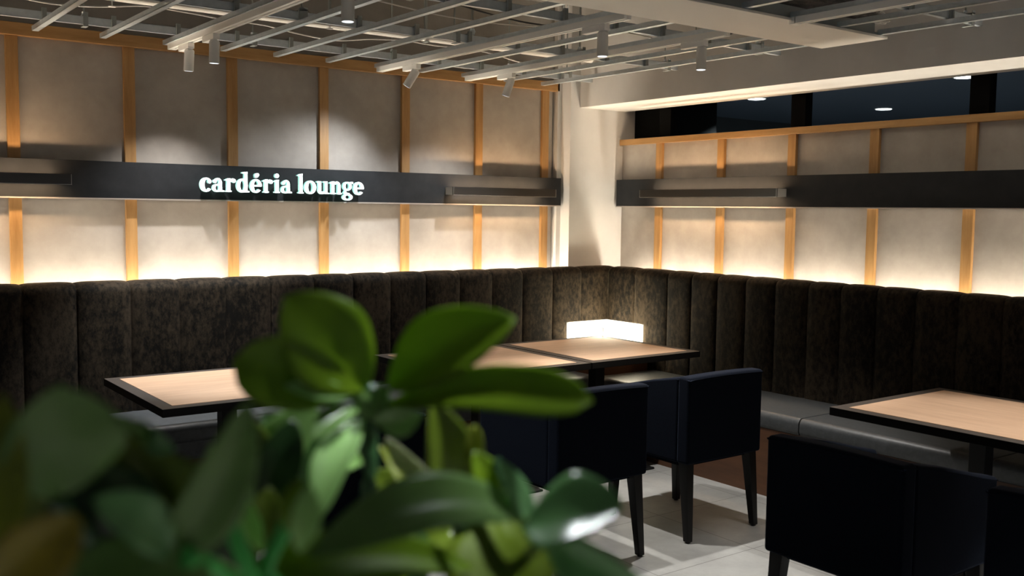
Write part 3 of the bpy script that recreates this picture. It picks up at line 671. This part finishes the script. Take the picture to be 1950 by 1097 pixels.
# ------------------------------------------------------------------ plant
LEAVES=[
((0.375, 0.6921, 1.4073), (0.306, 0.6925, 1.4841), 0.0708, 14, 'g', -0.03, 0.55, (-0.437, -0.889, 0.134)),
((0.388, 0.685, 1.408), (0.4399, 0.5897, 1.4703), 0.0536, -14, 'g', -0.05, 0.48, (-0.539, -0.83, 0.144)),
((0.3838, 0.6842, 1.3934), (0.4533, 0.5172, 1.4197), 0.0348, -16, 'g', -0.05, 0.74, (-0.561, -0.805, 0.192)),
((0.3691, 0.695, 1.4062), (0.2656, 0.6924, 1.438), 0.054, -6, 'g', 0.02, 0.66, (-0.41, -0.897, 0.165)),
((0.3592, 0.6885, 1.4053), (0.3022, 0.6848, 1.4184), 0.0139, 10, 'l', 0.0, 0.5, (-0.427, -0.886, 0.178)),
((0.3673, 0.6934, 1.3941), (0.3206, 0.6785, 1.3777), 0.0199, 25, 'm', 0.05, 0.55, (-0.438, -0.874, 0.209)),
((0.3685, 0.6904, 1.3839), (0.3052, 0.6378, 1.3317), 0.0301, 28, 'l', 0.05, 0.45, (-0.438, -0.864, 0.25)),
((0.3764, 0.6861, 1.3838), (0.3929, 0.6434, 1.3935), 0.0232, 20, 'm', 0.05, 0.6, (-0.49, -0.847, 0.206)),
((0.3879, 0.6871, 1.3669), (0.3997, 0.6371, 1.3432), 0.0143, 20, 'w', 0.05, 0.5, (-0.496, -0.833, 0.245)),
((0.388, 0.6967, 1.3591), (0.3947, 0.6534, 1.3106), 0.0103, 0, 'y', -0.08, 0.5, (-0.484, -0.834, 0.266)),
((0.4434, 0.6676, 1.2983), (0.4087, 0.6474, 1.4009), 0.047, 20, 'o', 0.02, 0.35, (-0.527, -0.813, 0.248)),
((0.4358, 0.6302, 1.3199), (0.4266, 0.6194, 1.3849), 0.0124, 0, 'y', 0.0, 0.7, (-0.55, -0.796, 0.252)),
((0.4404, 0.6117, 1.3133), (0.425, 0.6153, 1.3663), 0.0255, 25, 'g', 0.05, 0.5, (-0.555, -0.787, 0.27)),
((0.4067, 0.5279, 1.3355), (0.4334, 0.4608, 1.3616), 0.0592, -42, 's', 0.05, 0.5, (-0.618, -0.728, 0.297)),
((0.4429, 0.5501, 1.3289), (0.2645, 0.5648, 1.3341), 0.0436, 28, 'm', 0.1, 0.5, (-0.509, -0.802, 0.314)),
((0.4251, 0.5454, 1.3161), (0.4104, 0.5645, 1.373), 0.0168, 30, 's', 0.05, 0.5, (-0.577, -0.766, 0.284)),
((0.4559, 0.6158, 1.32), (0.4116, 0.5418, 1.2591), 0.0914, 15, 'o', 0.02, 0.5, (-0.564, -0.753, 0.339)),
((0.4264, 0.5353, 1.3262), (0.4355, 0.4346, 1.3112), 0.0364, 30, 's', 0.04, 0.5, (-0.626, -0.704, 0.336)),
((0.4046, 0.5878, 1.2884), (0.2257, 0.6161, 1.3061), 0.037, 20, 'g', 0.06, 0.5, (-0.435, -0.83, 0.349)),
((0.1146, 0.5477, 1.3975), (0.1107, 0.5209, 1.4606), 0.0579, 15, 'm', 0.0, 0.6, (-0.201, -0.955, 0.216)),
((0.1303, 0.5694, 1.413), (0.1537, 0.5674, 1.353), 0.0612, 10, 'd', 0.0, 0.5, (-0.233, -0.933, 0.274)),
((0.149, 0.562, 1.3346), (0.2127, 0.5283, 1.44), 0.038, 30, 'm', 0.08, 0.55, (-0.303, -0.913, 0.273)),
((0.1788, 0.5938, 1.3241), (0.1395, 0.5721, 1.4348), 0.0565, -20, 'o', 0.03, 0.5, (-0.254, -0.928, 0.272)),
((0.078, 0.523, 1.3658), (0.0871, 0.525, 1.4586), 0.0232, 10, 'y', 0.0, 0.5, (-0.151, -0.956, 0.251)),
((0.0775, 0.5047, 1.3743), (0.1108, 0.4867, 1.4042), 0.0336, 15, 'b', 0.0, 0.5, (-0.178, -0.936, 0.304)),
((0.1718, 0.5415, 1.357), (0.1283, 0.5243, 1.4009), 0.0276, 25, 's', 0.05, 0.5, (-0.259, -0.92, 0.295)),
((0.1996, 0.5449, 1.3318), (0.1052, 0.5185, 1.3665), 0.0343, 20, 'm', 0.08, 0.5, (-0.259, -0.904, 0.341)),
((0.2462, 0.6608, 1.3257), (0.1944, 0.6524, 1.3868), 0.0342, 20, 'o', 0.0, 0.5, (-0.306, -0.913, 0.269)),
((0.2738, 0.6919, 1.3162), (0.2422, 0.6788, 1.3821), 0.0281, 20, 'm', 0.0, 0.5, (-0.34, -0.903, 0.265)),
((0.2997, 0.7249, 1.3111), (0.3214, 0.7138, 1.3853), 0.0342, 0, 'd', 0.0, 0.5, (-0.384, -0.889, 0.249)),
((0.298, 0.7697, 1.3086), (0.3454, 0.7269, 1.393), 0.0443, -15, 'm', 0.0, 0.5, (-0.384, -0.892, 0.238)),
((0.344, 0.765, 1.284), (0.3771, 0.7531, 1.3763), 0.0413, 10, 'd', 0.0, 0.5, (-0.415, -0.874, 0.253)),
((0.234, 0.5314, 1.363), (0.2416, 0.5262, 1.3926), 0.0166, 10, 'g', 0.0, 0.6, (-0.393, -0.874, 0.285)),
((0.2352, 0.516, 1.354), (0.2412, 0.5148, 1.3922), 0.0157, 10, 'l', 0.0, 0.5, (-0.401, -0.867, 0.297)),
((0.2601, 0.6297, 1.317), (0.2424, 0.64, 1.361), 0.0136, 10, 'l', 0.0, 0.5, (-0.352, -0.888, 0.295)),
((0.2814, 0.7015, 1.288), (0.2925, 0.6922, 1.3408), 0.0292, 10, 'o', 0.0, 0.5, (-0.363, -0.883, 0.298)),
((0.1896, 0.6146, 1.4019), (0.1469, 0.5904, 1.4308), 0.0101, 20, 'm', 0.0, 0.5, (-0.263, -0.942, 0.209)),
((0.1676, 0.6248, 1.4192), (0.1893, 0.5934, 1.403), 0.0172, 30, 's', 0.0, 0.5, (-0.275, -0.937, 0.214)),
((0.3696, 0.7789, 1.2288), (0.3207, 0.8096, 1.3225), 0.048, 10, 'd', 0.0, 0.5, (-0.38, -0.874, 0.302)),
((0.1262, 0.6849, 1.2999), (0.1186, 0.6672, 1.3744), 0.0646, 10, 'o', 0.0, 0.5, (-0.17, -0.94, 0.296)),
((0.2566, 0.7007, 1.2615), (0.2181, 0.7206, 1.346), 0.0792, -10, 'd', 0.0, 0.5, (-0.301, -0.901, 0.312)),
((0.2671, 0.7767, 1.2341), (0.2888, 0.785, 1.3503), 0.0689, 10, 'o', 0.0, 0.5, (-0.32, -0.9, 0.297)),
((0.1397, 0.7525, 1.317), (0.1372, 0.7492, 1.382), 0.0542, 10, 'd', 0.0, 0.5, (-0.175, -0.951, 0.254)),
((0.4391, 0.7357, 1.2744), (0.4063, 0.747, 1.3236), 0.0564, 10, 'o', 0.0, 0.5, (-0.475, -0.833, 0.282)),
((0.4169, 0.6813, 1.2312), (0.3761, 0.7046, 1.2898), 0.0673, 10, 'd', 0.0, 0.5, (-0.467, -0.816, 0.341)),
((0.4521, 0.6563, 1.2268), (0.4914, 0.6308, 1.2927), 0.0538, 10, 'd', 0.0, 0.5, (-0.556, -0.758, 0.342)),
((0.3179, 0.7078, 1.2282), (0.3039, 0.715, 1.2879), 0.0876, 10, 'd', 0.0, 0.5, (-0.375, -0.858, 0.352)),
((0.367, 0.6787, 1.2178), (0.3462, 0.6917, 1.2778), 0.0876, 20, 'o', 0.0, 0.5, (-0.43, -0.826, 0.364)),
((0.1627, 0.651, 1.2889), (0.1452, 0.6528, 1.3433), 0.0824, 20, 'd', 0.0, 0.5, (-0.217, -0.919, 0.33)),
((0.4574, 0.766, 1.2237), (0.4992, 0.7261, 1.2854), 0.0642, 10, 'd', 0.0, 0.5, (-0.512, -0.799, 0.316)),
((0.4008, 0.7412, 1.2338), (0.459, 0.699, 1.2759), 0.0517, -10, 'o', 0.0, 0.5, (-0.483, -0.81, 0.332)),
((0.2918, 0.7689, 1.379), (0.3115, 0.7316, 1.3497), 0.0263, 10, 'o', 0.0, 0.5, (-0.364, -0.904, 0.224)),
((0.3814, 0.782, 1.3196), (0.3225, 0.7785, 1.3781), 0.0418, 10, 'd', 0.0, 0.5, (-0.4, -0.887, 0.229)),
((0.3924, 0.7351, 1.3373), (0.3502, 0.7373, 1.3516), 0.0224, 10, 'm', 0.0, 0.5, (-0.437, -0.866, 0.242)),
]
STEMS=[
([(0.3752, 0.6926, 1.4102), (0.3768, 0.697, 1.3818), (0.3786, 0.6961, 1.339), (0.3736, 0.6999, 1.2742), (0.3384, 0.6768, 1.1413)], 0.0065, 'dstem'),
([(0.2188, 0.5998, 1.3826), (0.2195, 0.5802, 1.3558), (0.2311, 0.5723, 1.3161), (0.2596, 0.579, 1.2098)], 0.0055, 'stem'),
([(0.2732, 0.5951, 1.3667), (0.2555, 0.5843, 1.3447), (0.2436, 0.5859, 1.3055), (0.2668, 0.5951, 1.2004)], 0.005, 'stem'),
([(0.177, 0.5396, 1.3564), (0.2282, 0.5951, 1.3129), (0.273, 0.6085, 1.2294)], 0.006, 'stem'),
([(0.4427, 0.6123, 1.3563), (0.4364, 0.5665, 1.3238), (0.4616, 0.5601, 1.2929), (0.409, 0.592, 1.1568)], 0.005, 'dstem'),
([(0.4424, 0.666, 1.2923), (0.4386, 0.652, 1.2533), (0.3854, 0.6288, 1.1479)], 0.005, 'dstem'),
([(0.1146, 0.5477, 1.3975), (0.1432, 0.5706, 1.3542), (0.2333, 0.611, 1.2039)], 0.005, 'dstem'),
([(0.149, 0.562, 1.3346), (0.2123, 0.6009, 1.215)], 0.006, 'dstem'),
([(0.3742, 0.6923, 1.4061), (0.3698, 0.6929, 1.3981), (0.3756, 0.6931, 1.3869)], 0.006, 'm'),
([(0.3871, 0.6859, 1.41), (0.3814, 0.6866, 1.3979), (0.3763, 0.6927, 1.3868)], 0.006, 'm'),
([(0.3639, 0.6974, 1.4043), (0.3696, 0.6924, 1.3952), (0.3758, 0.6927, 1.386)], 0.005, 'm'),
([(0.3898, 0.6821, 1.399), (0.381, 0.6859, 1.3938), (0.3762, 0.6925, 1.386)], 0.005, 'm'),
]

root = Vector((.29, .66, FL))
pl = thing('potted_plant', 'large leafy green potted plant in the foreground, out of focus', 'plant', root)
def rel(p): return Vector(p)-root
for i, (A, T, W, tw, mt, bend, sh, nv) in enumerate(LEAVES):
    A = rel(A); T = rel(T); ax = T-A; Ln = ax.length; ax.normalize()
    nv = Vector(nv); nv = (nv-ax*nv.dot(ax)).normalized()
    nv = Matrix.Rotation(math.radians(tw), 3, ax) @ nv
    sd = ax.cross(nv).normalized()
    bm = bmesh.new(); nu, nw = 18, 8; rows = []
    for u in range(nu+1):
        t = u/nu
        # obovate outline, widest at sh
        if sh > .64 and t >= sh: q = (t-sh)/(1-sh); hw = max(0, 1-q**2.3)**.55
        elif t < sh: hw = math.sin(PI/2*(t/sh))**.9
        else: q = (t-sh)/(1-sh); hw = max(0, 1-q**2.0)**.80
        hw = hw*W/2*(1-.0*t)+.0008
        c = A+ax*(Ln*t)+sd*(math.sin(PI*t)*bend*Ln)+nv*(math.sin(PI*t)*.05*Ln-.03*Ln*t*t)
        row = []
        for w in range(nw+1):
            s = 2*w/nw-1
            z = (abs(s)**1.3)*hw*.30 + math.sin(t*13+i)*.03*hw*abs(s)
            row.append(bm.verts.new(c+sd*(s*hw)+nv*z))
        rows.append(row)
    for a, b in zip(rows[:-1], rows[1:]):
        for w in range(nw): bm.faces.new([a[w], a[w+1], b[w+1], b[w]])
    o = link('leaf', bm, M[mt], pl, True)
    so_ = o.modifiers.new('thick', 'SOLIDIFY'); so_.thickness = .0006
for pts, r, mt in STEMS:
    bm = bmesh.new(); pts = [rel(p) for p in pts]
    if pts[-1].z < 1.25:
        pts[-1] = pts[-1]; pts.append(Vector((random.uniform(-.03, .03), random.uniform(-.03, .03), .60)))
    tube(bm, catmull(pts, 6), r, 8)
    link('stem', bm, M[mt], pl)
bm = bmesh.new()
prof = [(.13, 0), (.145, .01), (.185, .60), (.20, .64), (.20, .66), (.175, .66), (.17, .62)]
rows = [[bm.verts.new((r*math.cos(2*PI*k/32), r*math.sin(2*PI*k/32), z)) for k in range(32)] for r, z in prof]
for a, b in zip(rows[:-1], rows[1:]):
    for k in range(32): bm.faces.new([a[k], a[(k+1)%32], b[(k+1)%32], b[k]])
bm.faces.new(rows[0][::-1])
link('planter', bm, M['pot'], pl, True)
bm = bmesh.new(); tube(bm, [(0, 0, .57), (0, 0, .62)], .172, 32); link('soil', bm, M['soil'], pl)

# ------------------------------------------------------------------ camera, world
cam = bpy.data.cameras.new('camera'); co = bpy.data.objects.new('camera', cam); COL.objects.link(co); SC.camera = co
cam.sensor_width = 36; cam.sensor_fit = 'HORIZONTAL'; cam.lens = 36*1894.63/1950
RX, RY, RZ = (0.80278, -0.03660, 0.59516), (-0.59615, -0.06949, 0.79986), (0.01206, -0.99691, -0.07756)
RX, RY, RZ = (0.8026, -0.03661, 0.595393), (-0.596395, -0.069432, 0.799682), (0.012062, -0.996915, -0.07756)
r = Vector((RX[0], RY[0], RZ[0])).normalized(); dn = Vector((RX[1], RY[1], RZ[1])); fw = Vector((RX[2], RY[2], RZ[2])).normalized()
up = r.cross(fw).normalized(); r = fw.cross(up).normalized()
m = Matrix(((r.x, up.x, -fw.x, 0), (r.y, up.y, -fw.y, 0), (r.z, up.z, -fw.z, 1.55), (0, 0, 0, 1)))
co.matrix_world = m
cam.clip_start = .05
cam.dof.use_dof = True; cam.dof.focus_distance = 5.2; cam.dof.aperture_fstop = 3.8
w = bpy.data.worlds.new('world'); SC.world = w; w.use_nodes = True
bg = w.node_tree.nodes['Background']; bg.inputs[0].default_value = (.85, .92, 1, 1); bg.inputs[1].default_value = .045
SC.view_settings.view_transform = 'Standard'; SC.view_settings.look = 'None'; SC.view_settings.exposure = 1.0; SC.view_settings.gamma = 1
SC.view_settings.use_curve_mapping = False
SC.cycles.max_bounces = 8
